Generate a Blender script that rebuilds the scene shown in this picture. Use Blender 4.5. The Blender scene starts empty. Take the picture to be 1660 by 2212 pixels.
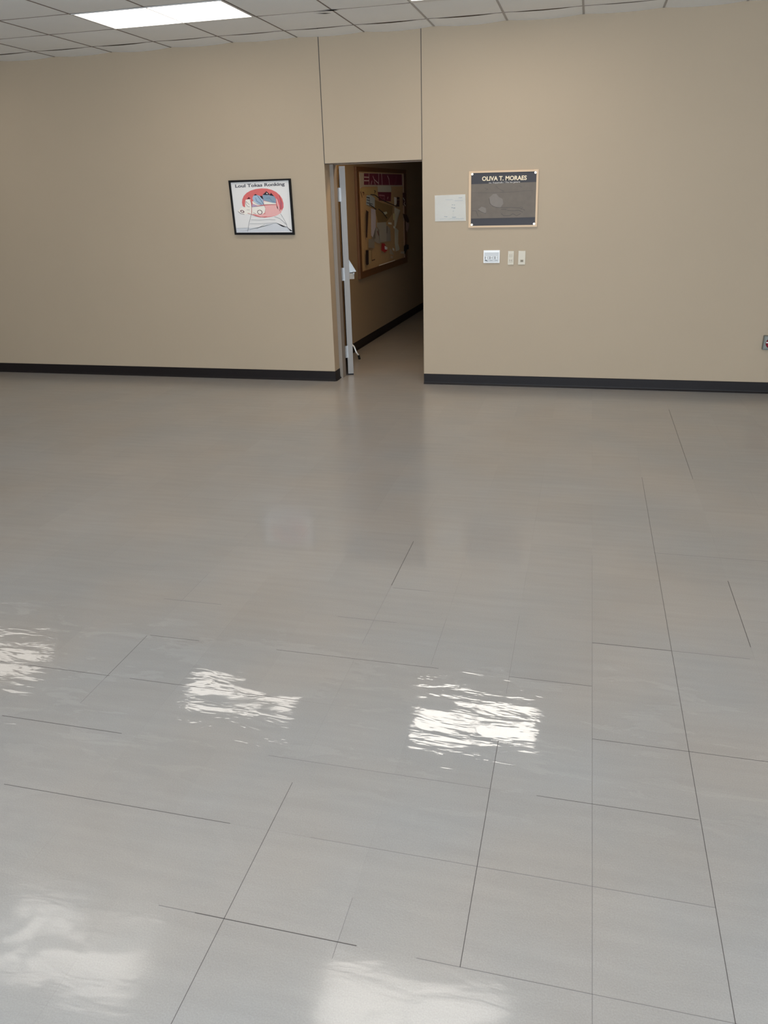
import bpy, bmesh, math, random
from mathutils import Vector, Matrix
random.seed(7)
SC = bpy.context.scene
COL = SC.collection

# ---------------------------------------------------------------- camera, world, lights, exposure
CAM_H = 1.7086; CAM_D = 7.2079
YAW, PITCH, ROLL, FPX = -0.2547, 0.3916, -0.0303, 1671.27
def make_camera():
    f = Vector((math.sin(YAW)*math.cos(PITCH), math.cos(YAW)*math.cos(PITCH), -math.sin(PITCH)))
    r = Vector((math.cos(YAW), -math.sin(YAW), 0)); u = r.cross(f)
    c, s = math.cos(ROLL), math.sin(ROLL)
    r2 = c*r + s*u; u2 = -s*r + c*u
    cam = bpy.data.cameras.new('camera'); o = bpy.data.objects.new('camera', cam); COL.objects.link(o)
    m = Matrix(((r2.x, u2.x, -f.x, 0), (r2.y, u2.y, -f.y, -CAM_D), (r2.z, u2.z, -f.z, CAM_H), (0, 0, 0, 1)))
    o.matrix_world = m
    cam.sensor_fit = 'VERTICAL'; cam.sensor_height = 24; cam.lens = FPX*24/2212
    cam.clip_start = 0.05
    SC.camera = o
make_camera()
SC.view_settings.view_transform = 'Standard'; SC.view_settings.look = 'None'
SC.view_settings.gamma = 1; SC.view_settings.use_curve_mapping = False
SC.view_settings.exposure = 0.0
PANEL = 6.6                     # radiance of the ceiling panels
PANEL_COL = (1.0, 0.94, 0.86)
WINDOW_W = 370                  # daylight through each window behind the camera
WINDOW_COL = (0.71, 0.85, 1.0)
w = bpy.data.worlds.new('sky'); SC.world = w; w.use_nodes = True
w.node_tree.nodes['Background'].inputs[0].default_value = (0.55, 0.7, 1.0, 1)
w.node_tree.nodes['Background'].inputs[1].default_value = 0.8
ROOM_X0, ROOM_X1, ROOM_Y0, CEIL = -9.6, 5.2, -11.6, 2.944
WINDOWS = [(-1.6, 2.0), (1.8, 2.0)]        # centre x, width on the wall behind the camera
for wx, ww in WINDOWS:
    l = bpy.data.lights.new('window_daylight', 'AREA'); l.shape = 'RECTANGLE'; l.size = ww; l.size_y = 1.3
    l.energy = WINDOW_W; l.color = WINDOW_COL
    o = bpy.data.objects.new('window_daylight', l); COL.objects.link(o)
    o.location = (wx, ROOM_Y0-0.25, 1.6); o.rotation_euler = (math.radians(72), 0, 0)   # shines towards +y

# ---------------------------------------------------------------- materials
def lin(r, g, b):
    def f(c):
        c /= 255.0
        return c/12.92 if c <= 0.04045 else ((c+0.055)/1.055)**2.4
    return (f(r), f(g), f(b), 1)
def mat(name, col, rough=0.6, metal=0.0, spec=0.5, noise=0.0, nscale=40, bump=0.0, emit=None):
    m = bpy.data.materials.new(name); m.use_nodes = True
    nt = m.node_tree; b = nt.nodes['Principled BSDF']
    col = tuple(col[:3]) + (1,)
    b.inputs['Base Color'].default_value = col
    b.inputs['Roughness'].default_value = rough
    b.inputs['Metallic'].default_value = metal
    b.inputs['Specular IOR Level'].default_value = spec
    if emit:
        b.inputs['Emission Color'].default_value = tuple(emit[0]) + (1,)
        b.inputs['Emission Strength'].default_value = emit[1]
    if noise or bump:
        tc = nt.nodes.new('ShaderNodeTexCoord'); n = nt.nodes.new('ShaderNodeTexNoise')
        n.inputs['Scale'].default_value = nscale; n.inputs['Detail'].default_value = 4
        nt.links.new(tc.outputs['Object'], n.inputs['Vector'])
        if noise:
            mp = nt.nodes.new('ShaderNodeMapRange')
            mp.inputs['To Min'].default_value = 1-noise; mp.inputs['To Max'].default_value = 1+noise
            nt.links.new(n.outputs['Fac'], mp.inputs['Value'])
            mx = nt.nodes.new('ShaderNodeVectorMath'); mx.operation = 'SCALE'
            mx.inputs[0].default_value = col[:3]
            nt.links.new(mp.outputs['Result'], mx.inputs['Scale'])
            nt.links.new(mx.outputs['Vector'], b.inputs['Base Color'])
        if bump:
            bp = nt.nodes.new('ShaderNodeBump'); bp.inputs['Strength'].default_value = bump
            bp.inputs['Distance'].default_value = 0.001
            nt.links.new(n.outputs['Fac'], bp.inputs['Height']); nt.links.new(bp.outputs['Normal'], b.inputs['Normal'])
    return m

TILE, GX, GY = 0.3048, 0.12406, -5.9255
def floor_material():
    m = bpy.data.materials.new('waxed_vinyl_tile'); m.use_nodes = True
    nt = m.node_tree; N = nt.nodes; Lk = nt.links; b = N['Principled BSDF']
    tc = N.new('ShaderNodeTexCoord'); P = tc.outputs['Object']
    def noise(scale, detail=3, vec=None, rough=0.5, dist=0.0):
        n = N.new('ShaderNodeTexNoise'); n.inputs['Scale'].default_value = scale
        n.inputs['Detail'].default_value = detail; n.inputs['Roughness'].default_value = rough
        n.inputs['Distortion'].default_value = dist
        Lk.new(vec or P, n.inputs['Vector']); return n.outputs['Fac']
    def mapping(sx, sy, rz=0, loc=(0, 0, 0)):
        mp = N.new('ShaderNodeMapping'); mp.inputs['Scale'].default_value = (sx, sy, 1)
        mp.inputs['Rotation'].default_value = (0, 0, rz); mp.inputs['Location'].default_value = loc
        Lk.new(P, mp.inputs['Vector']); return mp.outputs['Vector']
    def math_(op, a, b_=None, c=None, clamp=False):
        n = N.new('ShaderNodeMath'); n.operation = op; n.use_clamp = clamp
        for i, v in enumerate((a, b_, c)):
            if v is None: continue
            if isinstance(v, (int, float)): n.inputs[i].default_value = v
            else: Lk.new(v, n.inputs[i])
        return n.outputs[0]
    def rng(v, a, b_, c, d, smooth=False):
        n = N.new('ShaderNodeMapRange')
        if smooth: n.interpolation_type = 'SMOOTHSTEP'
        for k, x in zip(('From Min', 'From Max', 'To Min', 'To Max'), (a, b_, c, d)): n.inputs[k].default_value = x
        Lk.new(v, n.inputs['Value']); return n.outputs['Result']
    sep = N.new('ShaderNodeSeparateXYZ'); Lk.new(P, sep.inputs[0])
    # tile index -> slight tone change from tile to tile, faint joints
    ux = math_('DIVIDE', math_('SUBTRACT', sep.outputs[0], GX), TILE)
    uy = math_('DIVIDE', math_('SUBTRACT', sep.outputs[1], GY), TILE)
    ix = math_('FLOOR', ux); iy = math_('FLOOR', uy)
    cx = N.new('ShaderNodeCombineXYZ'); Lk.new(ix, cx.inputs[0]); Lk.new(iy, cx.inputs[1])
    wn = N.new('ShaderNodeTexWhiteNoise'); wn.noise_dimensions = '2D'; Lk.new(cx.outputs[0], wn.inputs['Vector'])
    tone = rng(wn.outputs['Value'], 0, 1, 0.975, 1.025)
    def joint(u):
        f = math_('FRACT', u); e = math_('MINIMUM', f, math_('SUBTRACT', 1.0, f))
        return rng(e, 0.0, 0.006, 1.0, 0.0)
    jn = math_('MAXIMUM', joint(ux), joint(uy))
    jvis = rng(noise(2.1, 2), 0.45, 0.7, 0.0, 0.16)
    jdark = math_('SUBTRACT', 1.0, math_('MULTIPLY', jn, jvis))
    # long soft streaks, mottling and fine grit
    streak = rng(noise(3.0, 4, mapping(1.0, 9.0, -0.05)), 0.3, 0.7, 0.965, 1.03)
    blot = rng(noise(0.9, 3), 0.3, 0.7, 0.95, 1.05)
    grit = rng(noise(260, 2), 0.35, 0.65, 0.95, 1.05)
    k = math_('MULTIPLY', math_('MULTIPLY', tone, streak), math_('MULTIPLY', blot, math_('MULTIPLY', grit, jdark)))
    cr = N.new('ShaderNodeMix'); cr.data_type = 'RGBA'
    cr.inputs[6].default_value = FLOOR_A; cr.inputs[7].default_value = FLOOR_B
    Lk.new(rng(noise(1.3, 3), 0.35, 0.65, 0, 1), cr.inputs[0])
    sc = N.new('ShaderNodeVectorMath'); sc.operation = 'SCALE'
    Lk.new(cr.outputs[2], sc.inputs[0]); Lk.new(k, sc.inputs['Scale']); Lk.new(sc.outputs[0], b.inputs['Base Color'])
    b.inputs['Roughness'].default_value = 0.5
    b.inputs['Specular IOR Level'].default_value = 0.2
    # wax coat, worn through in ragged streaks
    def patch(x, y, rx, ry, lo=0.7, hi=1.1):        # 1 inside a worn oval
        dx = math_('DIVIDE', math_('SUBTRACT', sep.outputs[0], x), rx)
        dy = math_('DIVIDE', math_('SUBTRACT', sep.outputs[1], y), ry)
        d = math_('ADD', math_('MULTIPLY', dx, dx), math_('MULTIPLY', dy, dy))
        d = math_('ADD', d, math_('MULTIPLY', math_('SUBTRACT', noise(9.0, 4, mapping(1.0, 3.0, 0.1), 0.6), 0.5), 2.6))
        return rng(d, lo, hi, 1, 0, True)
    rag = noise(3.2, 5, mapping(1.0, 3.4, 0.16, (0.3, 0.1, 0)), 0.62, 0.6)
    worn = rng(rag, RAG[0], RAG[1], 0, 1, True)
    for (x, y, rx, ry) in WORN:
        worn = math_('MAXIMUM', worn, patch(x, y, rx, ry))
    near = rng(sep.outputs[1], -5.7, -5.3, 0.0, 1.0, True)
    far = rng(sep.outputs[1], -4.72, -4.45, 1.0, 0.0, True)
    worn = math_('MULTIPLY', worn, math_('MULTIPLY', near, rng(far, 0, 1, 0.0, 1.0)))
    cloud = rng(noise(3.4, 4, mapping(1.0, 1.8, 0.1, (1.7, 0.4, 0)), 0.55, 0.5), 0.40, 0.58, 0.35, 1.15, True)
    cloud = math_('MAXIMUM', cloud, near)
    b.inputs['Coat IOR'].default_value = 1.6
    Lk.new(math_('MULTIPLY', math_('MULTIPLY', rng(worn, 0, 1, COAT_W, 0.06), cloud, clamp=True), rng(sep.outputs[1], -4.4, -2.6, 1.0, 0.9, True)), b.inputs['Coat Weight'])
    crough = math_('ADD', math_('ADD', rng(near, 0, 1, 0.12, 0.045), rng(sep.outputs[1], -4.2, -2.6, 0, 0.17, True)), rng(worn, 0, 1, 0, 0.12))
    Lk.new(crough, b.inputs['Coat Roughness'])
    # bumps: fine orange peel on the body, gentle waves on the wax
    bp = N.new('ShaderNodeBump'); bp.inputs['Strength'].default_value = 0.5; bp.inputs['Distance'].default_value = 0.0006
    Lk.new(noise(210, 3), bp.inputs['Height']); Lk.new(bp.outputs['Normal'], b.inputs['Normal'])
    bw = N.new('ShaderNodeBump'); Lk.new(math_('MULTIPLY', rng(sep.outputs[1], -4.6, -3.8, 1.0, 0.12, True), rng(near, 0, 1, 0.4, 1.0)), bw.inputs['Strength']); bw.inputs['Distance'].default_value = WAVE
    Lk.new(noise(5.0, 3, mapping(1.0, 3.2, 0.1), 0.5, 0.4), bw.inputs['Height']); Lk.new(bw.outputs['Normal'], b.inputs['Coat Normal'])
    return m
FLOOR_A = (0.388, 0.348, 0.310, 1); FLOOR_B = (0.364, 0.348, 0.330, 1)
WORN = [(-1.02, -4.93, 0.20, 0.075), (-1.13, -4.78, 0.46, 0.125), (-0.42, -4.93, 0.09, 0.035)]
RAG = (0.55, 0.61); COAT_W = 1.0; WAVE = 0.0018

M = {}
M['floor'] = floor_material()
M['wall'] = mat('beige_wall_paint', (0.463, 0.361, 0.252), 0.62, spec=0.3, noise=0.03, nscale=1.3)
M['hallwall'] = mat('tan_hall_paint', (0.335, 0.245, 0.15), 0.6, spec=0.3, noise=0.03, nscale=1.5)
M['seam'] = mat('dark_joint', (0.06, 0.05, 0.045), 0.8)
M['seamfloor'] = mat('tile_joint_dirt', (0.10, 0.085, 0.08), 0.6)
M['seammid'] = mat('tile_joint_dirt_light', (0.21, 0.19, 0.18), 0.5)
M['base'] = mat('dark_brown_cove_rubber', (0.013, 0.0095, 0.009), 0.5, spec=0.22)
M['tile'] = mat('ceiling_tile', (0.92, 0.92, 0.90), 0.9, spec=0.1, noise=0.04, nscale=3, bump=0.3)
M['bar_dark'] = mat('ceiling_grid_brown', (0.21, 0.17, 0.14), 0.6)
M['bar_light'] = mat('ceiling_grid_grey', (0.42, 0.40, 0.385), 0.5)
M['white_metal'] = mat('white_enamel', (0.75, 0.74, 0.72), 0.4)
M['diffuser'] = mat('lit_diffuser', (0.9, 0.9, 0.9), 0.5, emit=(PANEL_COL, PANEL))
POWER = {(1, 6): 1.42, (1, 2): 0.78, (1, -3): 0.45, (6, 2): 0.6, (6, 6): 0.8, (6, 10): 0.7, (11, 6): 0.8, (11, 2): 0.6, (11, 10): 0.8}     # relative strength per panel, tuned to wall and floor brightness
def diffuser(k):
    n = 'lit_diffuser_%d' % round(k*100)
    return bpy.data.materials.get(n) or mat(n, (0.9, 0.9, 0.9), 0.5, emit=(PANEL_COL, PANEL*k))
M['hall_fill'] = mat('hall_fill_glow', (0.9, 0.8, 0.6), 0.5, emit=((1.0, 0.72, 0.40), 26.0))  # glow of the lamp added in the hallway
M['black'] = mat('black_frame', (0.006, 0.005, 0.005), 0.5, spec=0.2)

# ---------------------------------------------------------------- helpers
NOFLIP = ('print', 'small_lettering')
def link(name, bm, mats, parent=None, loc=None, smooth=False):
    me = bpy.data.meshes.new(name)
    if name not in NOFLIP: bmesh.ops.recalc_face_normals(bm, faces=bm.faces[:])
    bm.normal_update(); bm.to_mesh(me); bm.free()
    if not isinstance(mats, (list, tuple)): mats = [mats]
    for x in mats: me.materials.append(x)
    if smooth:
        for p in me.polygons: p.use_smooth = True
    o = bpy.data.objects.new(name, me); COL.objects.link(o)
    if parent: o.parent = parent
    if loc: o.location = loc
    return o
def structure(o):
    o['kind'] = 'structure'; return o
def thing(name, label, cat, loc=(0, 0, 0), rot=(0, 0, 0), group=None):
    o = bpy.data.objects.new(name, None); COL.objects.link(o); o.empty_display_size = 0.05
    o.location = loc; o.rotation_euler = rot; tag(o, label, cat, group); return o
def tag(o, label, cat, group=None):
    o['label'] = label; o['category'] = cat
    if group: o['group'] = group
    return o
def box(bm, x0, x1, y0, y1, z0, z1, mi=0, bev=0.0):
    vs = [bm.verts.new((x, y, z)) for x in (x0, x1) for y in (y0, y1) for z in (z0, z1)]
    fs = [(0, 1, 3, 2), (4, 6, 7, 5), (0, 4, 5, 1), (2, 3, 7, 6), (0, 2, 6, 4), (1, 5, 7, 3)]
    out = [bm.faces.new([vs[i] for i in f]) for f in fs]
    for f in out: f.material_index = mi
    if bev:
        es = list({e for f in out for e in f.edges})
        r = bmesh.ops.bevel(bm, geom=es, offset=bev, segments=2, profile=0.5, affect='EDGES')
        for f in r['faces']: f.material_index = mi
    return out
def prism(bm, pts, y0, y1, mi=0):
    """polygon in the x-z plane with thickness from y0 (front, smaller y) to y1"""
    a = [bm.verts.new((x, y0, z)) for x, z in pts]; b = [bm.verts.new((x, y1, z)) for x, z in pts]
    n = len(pts); fs = [bm.faces.new(a), bm.faces.new(b[::-1])]
    for i in range(n): fs.append(bm.faces.new((a[i], b[i], b[(i+1) % n], a[(i+1) % n])))
    for f in fs: f.material_index = mi
    big = [f for f in fs[:2] if n > 4]
    if big:
        r = bmesh.ops.triangulate(bm, faces=big)
        for f in r['faces']: f.material_index = mi
def ribbon(bm, pts, width, y0, y1, mi=0):
    for (x0, z0), (x1, z1) in zip(pts, pts[1:]):
        d = Vector((x1-x0, z1-z0)); L = d.length
        if L < 1e-6: continue
        d /= L; n = Vector((-d.y, d.x))*width/2; e = d*width*0.3
        prism(bm, [(x0-e.x+n.x, z0-e.y+n.y), (x0-e.x-n.x, z0-e.y-n.y), (x1+e.x-n.x, z1+e.y-n.y), (x1+e.x+n.x, z1+e.y+n.y)], y0, y1, mi)
def tube(bm, pts, r, seg=10, mi=0):
    rings = []
    pts = [Vector(p) for p in pts]
    for i, p in enumerate(pts):
        d = (pts[min(i+1, len(pts)-1)] - pts[max(i-1, 0)]).normalized()
        a = d.cross(Vector((0, 0, 1)));
        if a.length < 1e-3: a = Vector((1, 0, 0))
        a.normalize(); b = d.cross(a)
        rr = r[i] if isinstance(r, (list, tuple)) else r
        rings.append([bm.verts.new(p + a*math.cos(t)*rr + b*math.sin(t)*rr) for t in [2*math.pi*k/seg for k in range(seg)]])
    for q, s in zip(rings, rings[1:]):
        for k in range(seg):
            f = bm.faces.new((q[k], q[(k+1) % seg], s[(k+1) % seg], s[k])); f.material_index = mi
    for ring in (rings[0][::-1], rings[-1]):
        f = bm.faces.new(ring); f.material_index = mi
def text(bm, s, x, z, width, height, y, mi=0, shear=0.0, bold=0.0, tilt=0.0, depth=0.0):
    """flat lettering in the x-z plane, fitted to width x height, facing -y"""
    cu = bpy.data.curves.new('lettering', 'FONT'); cu.body = s; cu.offset = bold; cu.shear = shear; cu.resolution_u = 3
    cu.extrude = 0.1 if depth else 0.0
    o = bpy.data.objects.new('lettering', cu); COL.objects.link(o)
    dg = bpy.context.evaluated_depsgraph_get(); me = bpy.data.meshes.new_from_object(o.evaluated_get(dg))
    bpy.data.objects.remove(o); bpy.data.curves.remove(cu)
    xs = [v.co.x for v in me.vertices]; ys = [v.co.y for v in me.vertices]
    sx = width/(max(xs)-min(xs)); sz = height/(max(ys)-min(ys)); x0, y0 = min(xs), min(ys)
    vs = [bm.verts.new((x+(v.co.x-x0)*sx, y-v.co.z*depth*5, z+(v.co.y-y0)*sz+(v.co.x-x0)*sx*tilt)) for v in me.vertices]
    for p in me.polygons:
        try: f = bm.faces.new([vs[i] for i in p.vertices]); f.material_index = mi
        except ValueError: pass
    bpy.data.meshes.remove(me)
def disc(bm, cx, cz, r, y0, y1, mi=0, n=24, rz=None):
    rz = rz or r
    prism(bm, [(cx+r*math.cos(2*math.pi*k/n), cz+rz*math.sin(2*math.pi*k/n)) for k in range(n)], y0, y1, mi)
def new(): return bmesh.new()

# ---------------------------------------------------------------- floor
bm = new()
box(bm, ROOM_X0-0.3, ROOM_X1+0.3, ROOM_Y0-0.3, 9.5, -0.12, 0.0, 0)
SEAMS = [('c',0,-4.696,-3.575,0.5),('c',0,-6.3,-4.696,0.45),('c',1,-5.014,-2.36,0.9),('c',1,-6.1,-5.014,0.9),('c',2,-2.344,-0.665,0.6),('c',2,-4.313,-3.736,0.6),('c',-1,-4.819,-4.242,0.4),('c',-1,-5.926,-5.086,0.9),('c',-3,-4.075,-3.571,0.8),('c',-3,-4.591,-4.075,0.3),('c',-3,-5.926,-5.419,0.7),('c',-3,-6.3,-5.926,0.6),('c',-2,-4.685,-4.329,0.3),('c',-2,-5.971,-5.793,0.4),('c',-6,-5.025,-4.713,0.9),('c',-6,-5.192,-5.025,0.5),('c',-6,-4.41,-4.13,0.2),('r',0,-0.976,-0.872,0.5),('r',0,-0.872,-0.437,1.0),('r',0,-0.287,0.124,0.5),('r',0,0.124,0.44,0.3),('r',1,-1.692,-0.911,0.6),('r',1,-0.661,-0.181,0.35),('r',1,-0.181,0.429,0.4),('r',2,-1.942,-1.457,0.9),('r',2,-0.913,-0.181,0.4),('r',2,-0.04,0.423,0.6),('r',3,0.124,0.423,0.7),('r',3,0.423,0.766,0.8),('r',3,-1.608,-0.929,0.7),('r',3,-2.193,-1.979,0.8),('r',3,-1.979,-1.697,0.7),('r',4,-1.693,-1.466,0.8),('r',4,-1.122,-0.452,0.6),('r',4,-0.181,0.124,0.7),('r',5,0.124,0.428,0.6),('r',5,0.428,0.717,0.3),('r',8,0.426,0.951,0.35),('r',5,-1.795,-1.508,0.3),('r',6,-0.778,-0.603,0.35),('r',5,-0.954,-0.689,0.3)]
for ax, k, a, b_, s in SEAMS:
    wd = 0.0004 + 0.0006*s; mi = 1 if s >= 0.55 else 2
    z0, z1 = -0.001, 0.00025
    if (ax == 'c' and a > -4.4) or (ax == 'r' and k >= 5): wd *= 1.7
    if ax == 'c':
        c = GX + k*TILE; box(bm, c-wd, c+wd, a, b_, z0, z1, mi)
    else:
        c = GY + k*TILE; wd *= 1.15; box(bm, a, b_, c-wd, c+wd, z0, z1, mi)
structure(link('floor', bm, [M['floor'], M['seamfloor'], M['seammid']]))

# ---------------------------------------------------------------- walls
DL, DR, DT = -2.330, -1.440, 1.957      # doorway: left, right, top
WT = 0.20                               # wall thickness
WH = 3.02
bm = new()
box(bm, ROOM_X0-0.2, DL, 0, WT, 0, WH)
box(bm, DR, ROOM_X1+0.2, 0, WT, 0, WH)
box(bm, DL+0.005, DR-0.004, 0.002, WT-0.01, DT, WH)         # separate panel over the doorway
for x in (DL+0.0025, DR-0.002):                             # open joints each side of it
    box(bm, x-0.003, x+0.003, -0.0004, 0.01, DT, WH, 1)
box(bm, DL+0.005, DR-0.004, 0.0012, 0.004, DT, DT+0.004, 1)
structure(link('wall_back', bm, [M['wall'], M['seam']]))
bm = new(); box(bm, ROOM_X0-0.2, ROOM_X0, ROOM_Y0, 0, 0, WH); structure(link('wall_left', bm, M['wall']))
bm = new(); box(bm, ROOM_X1, ROOM_X1+0.2, ROOM_Y0, 0, 0, WH); structure(link('wall_right', bm, M['wall']))
bm = new()                                                   # wall behind the camera with two window openings
xs = [ROOM_X0-0.2]
for wx, ww in WINDOWS: xs += [wx-ww/2, wx+ww/2]
xs.append(ROOM_X1+0.2)
for i in range(0, len(xs), 2): box(bm, xs[i], xs[i+1], ROOM_Y0-0.2, ROOM_Y0, 0, WH)
for wx, ww in WINDOWS:
    box(bm, wx-ww/2, wx+ww/2, ROOM_Y0-0.2, ROOM_Y0, 0, 0.95); box(bm, wx-ww/2, wx+ww/2, ROOM_Y0-0.2, ROOM_Y0, 2.25, WH)
structure(link('wall_front', bm, M['wall']))
for i, (wx, ww) in enumerate(WINDOWS):
    bm = new(); t = 0.05
    for a, b_ in ((wx-ww/2, wx-ww/2+t), (wx-t/2, wx+t/2), (wx+ww/2-t, wx+ww/2)):
        box(bm, a, b_, ROOM_Y0-0.14, ROOM_Y0-0.06, 0.95, 2.25)
    for a, b_ in ((0.95, 0.95+t), (2.25-t, 2.25)):
        box(bm, wx-ww/2+t, wx+ww/2-t, ROOM_Y0-0.14, ROOM_Y0-0.06, a, b_)
    structure(link('window_%d' % (i+1), bm, M['white_metal']))

# hallway behind the doorway
HA = Vector((-2.568, 1.486, 0)); HD = Vector((0.0319, 0.99949, 0)); HROT = math.atan2(HD.y, HD.x)
def hall(s, z=0, off=0):
    n = Vector((HD.y, -HD.x, 0)); p = HA + HD*s + n*off; return Vector((p.x, p.y, z))
def hall_box(bm, s0, s1, o0, o1, z0, z1, mi=0):
    """box along the hall wall; o = distance in front of it"""
    vs = [bm.verts.new(hall(s, z, o)) for s in (s0, s1) for o in (o0, o1) for z in (z0, z1)]
    for f in [(0, 1, 3, 2), (4, 6, 7, 5), (0, 4, 5, 1), (2, 3, 7, 6), (0, 2, 6, 4), (1, 5, 7, 3)]:
        bm.faces.new([vs[i] for i in f]).material_index = mi
    bmesh.ops.recalc_face_normals(bm, faces=bm.faces[:])
HC = 2.45
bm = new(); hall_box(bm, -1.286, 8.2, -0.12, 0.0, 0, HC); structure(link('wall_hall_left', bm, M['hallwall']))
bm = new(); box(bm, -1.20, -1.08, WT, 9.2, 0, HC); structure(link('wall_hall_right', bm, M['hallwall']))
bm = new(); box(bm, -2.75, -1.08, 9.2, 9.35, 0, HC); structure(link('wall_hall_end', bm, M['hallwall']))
bm = new(); box(bm, -2.75, -1.08, WT, 9.35, HC, HC+0.1); structure(link('ceiling_hall', bm, M['tile']))

t = thing('added_hall_light', 'added warm lamp brightening the hallway, unseen on its ceiling behind the doorway', 'ceiling light', (-1.75, 0.62, HC))  # unseen lamp, added to lift the dark hallway and its board
bm = new(); box(bm, -0.30, 0.30, -0.14, 0.14, -0.03, -0.001); link('housing', bm, M['white_metal'], t)
bm = new(); box(bm, -0.27, 0.27, -0.11, 0.11, -0.036, -0.030); link('diffuser', bm, M['hall_fill'], t)
# baseboards: cove profile with a small toe
def cove(bm, p0, p1, out, h=0.097):
    """strip from p0 to p1 on the floor, profile pushed out along 'out'"""
    prof = [(0.0, 0.0), (0.016, 0.0), (0.015, 0.004), (0.008, 0.012), (0.0045, 0.024), (0.004, h-0.003), (0.0, h)]
    rings = []
    for p in (p0, p1):
        rings.append([bm.verts.new((p[0]+out[0]*d, p[1]+out[1]*d, z)) for d, z in prof])
    n = len(prof)
    for i in range(n): bm.faces.new((rings[0][i], rings[1][i], rings[1][(i+1) % n], rings[0][(i+1) % n]))
    bm.faces.new(rings[0][::-1]); bm.faces.new(rings[1])
    bmesh.ops.recalc_face_normals(bm, faces=bm.faces[:])
bm = new(); cove(bm, (ROOM_X0, 0), (DL+0.004, 0), (0, -1)); cove(bm, (DL, -0.004), (DL, 0.15), (1, 0))
structure(link('baseboard_left', bm, M['base']))
bm = new(); cove(bm, (DR, 0), (ROOM_X1, 0), (0, -1)); structure(link('baseboard_right', bm, M['base']))
bm = new(); a, b_ = hall(-1.2), hall(7.6); n = (HD.y, -HD.x); cove(bm, (a.x, a.y), (b_.x, b_.y), n); structure(link('baseboard_hall', bm, M['base']))

# ---------------------------------------------------------------- ceiling: 2 ft lay-in tiles that sag a little, thin grid
CX, CY, CT = -4.8726, -0.3099, 0.5901
PANEL_ROWS = [1, 6, 11]                 # tile rows (0 = the one starting at CY)
PANEL_COLS = [-3, 2, 6, 10]
OFF = {(1, 10)}                       # tubes out
NO_PANEL = {(6, -3), (11, -3)}
K0, K1, R1 = -8, 18, 20
bm = new()
def tile(bm, x0, x1, y0, y1, sag):
    n = 6; g = 0.004
    x0 += g; x1 -= g; y0 += g; y1 -= g
    vs = [[None]*(n+1) for _ in range(n+1)]
    full = (y1-y0) > 0.4
    for i in range(n+1):
        for j in range(n+1):
            u, v = i/n, j/n
            sx = 1-(2*u-1)**2; sy = (1-(2*v-1)**2) if full else (0.35+0.65*v)
            vs[i][j] = bm.verts.new((x0+(x1-x0)*u, y0+(y1-y0)*v, CEIL+0.002-sag*sx*(0.35+0.65*sy)))
    for i in range(n):
        for j in range(n):
            bm.faces.new((vs[i][j], vs[i][j+1], vs[i+1][j+1], vs[i+1][j]))
cells = {}
for r in PANEL_ROWS:
    for c in PANEL_COLS:
        if (r, c) not in NO_PANEL: cells[(r, c)] = 1; cells[(r, c+1)] = 1
for k in range(K0, K1):
    x0 = max(CX+k*CT, ROOM_X0-0.05); x1 = min(CX+(k+1)*CT, ROOM_X1+0.05)
    if x1-x0 < 0.02: continue
    tile(bm, x0, x1, CY, 0.03, random.uniform(0.010, 0.016))
    for r in range(R1):
        if (r, k) in cells: continue
        y1 = CY-r*CT; y0 = max(y1-CT, ROOM_Y0-0.05)
        if y1-y0 < 0.02: continue
        tile(bm, x0, x1, y0, y1, random.uniform(0.003, 0.010))
for f in bm.faces: f.material_index = 0
# solid deck above so no light leaks in
box(bm, ROOM_X0-0.2, ROOM_X1+0.2, ROOM_Y0-0.2, WT, WH, WH+0.1, 0)
ceiling = structure(link('ceiling', bm, [M['tile'], M['seam']], smooth=False))
for p in ceiling.data.polygons: p.use_smooth = p.area < 0.05
bm = new(); hw = 0.004
for k in range(K0, K1+1):
    x = CX+k*CT
    if ROOM_X0 < x < ROOM_X1:
        hk = 0.0075 if k >= 6 else hw
        box(bm, x-hk, x+hk, ROOM_Y0, -0.001, CEIL-0.0015, CEIL+0.03, 1 if k >= 6 else 0)
for r in range(0, R1+1):
    y = CY-r*CT
    if y > ROOM_Y0: box(bm, ROOM_X0, ROOM_X1, y-hw, y+hw, CEIL-0.001, CEIL+0.03, 0)
structure(link('ceiling_grid', bm, [M['bar_dark'], M['bar_light']], parent=ceiling))
# broken tile corner by the third grid crossing right of the lit panel
bx, by = CX+5*CT, CY-CT
bm = new()
for pts, z, mi in (([(-0.06, -0.012), (-0.01, 0.022), (0.055, 0.012), (0.02, -0.014)], -0.0022, 1),
                   ([(-0.13, 0.005), (-0.05, 0.022), (-0.02, 0.045), (-0.07, 0.05)], -0.012, 0)):
    f = bm.faces.new([bm.verts.new((bx+x, by+y, CEIL+z)) for x, y in pts]); f.material_index = mi
r = bmesh.ops.solidify(bm, geom=bm.faces[:], thickness=0.004)
structure(link('broken_tile_corner', bm, [M['tile'], M['seam']], parent=ceiling))

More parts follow.
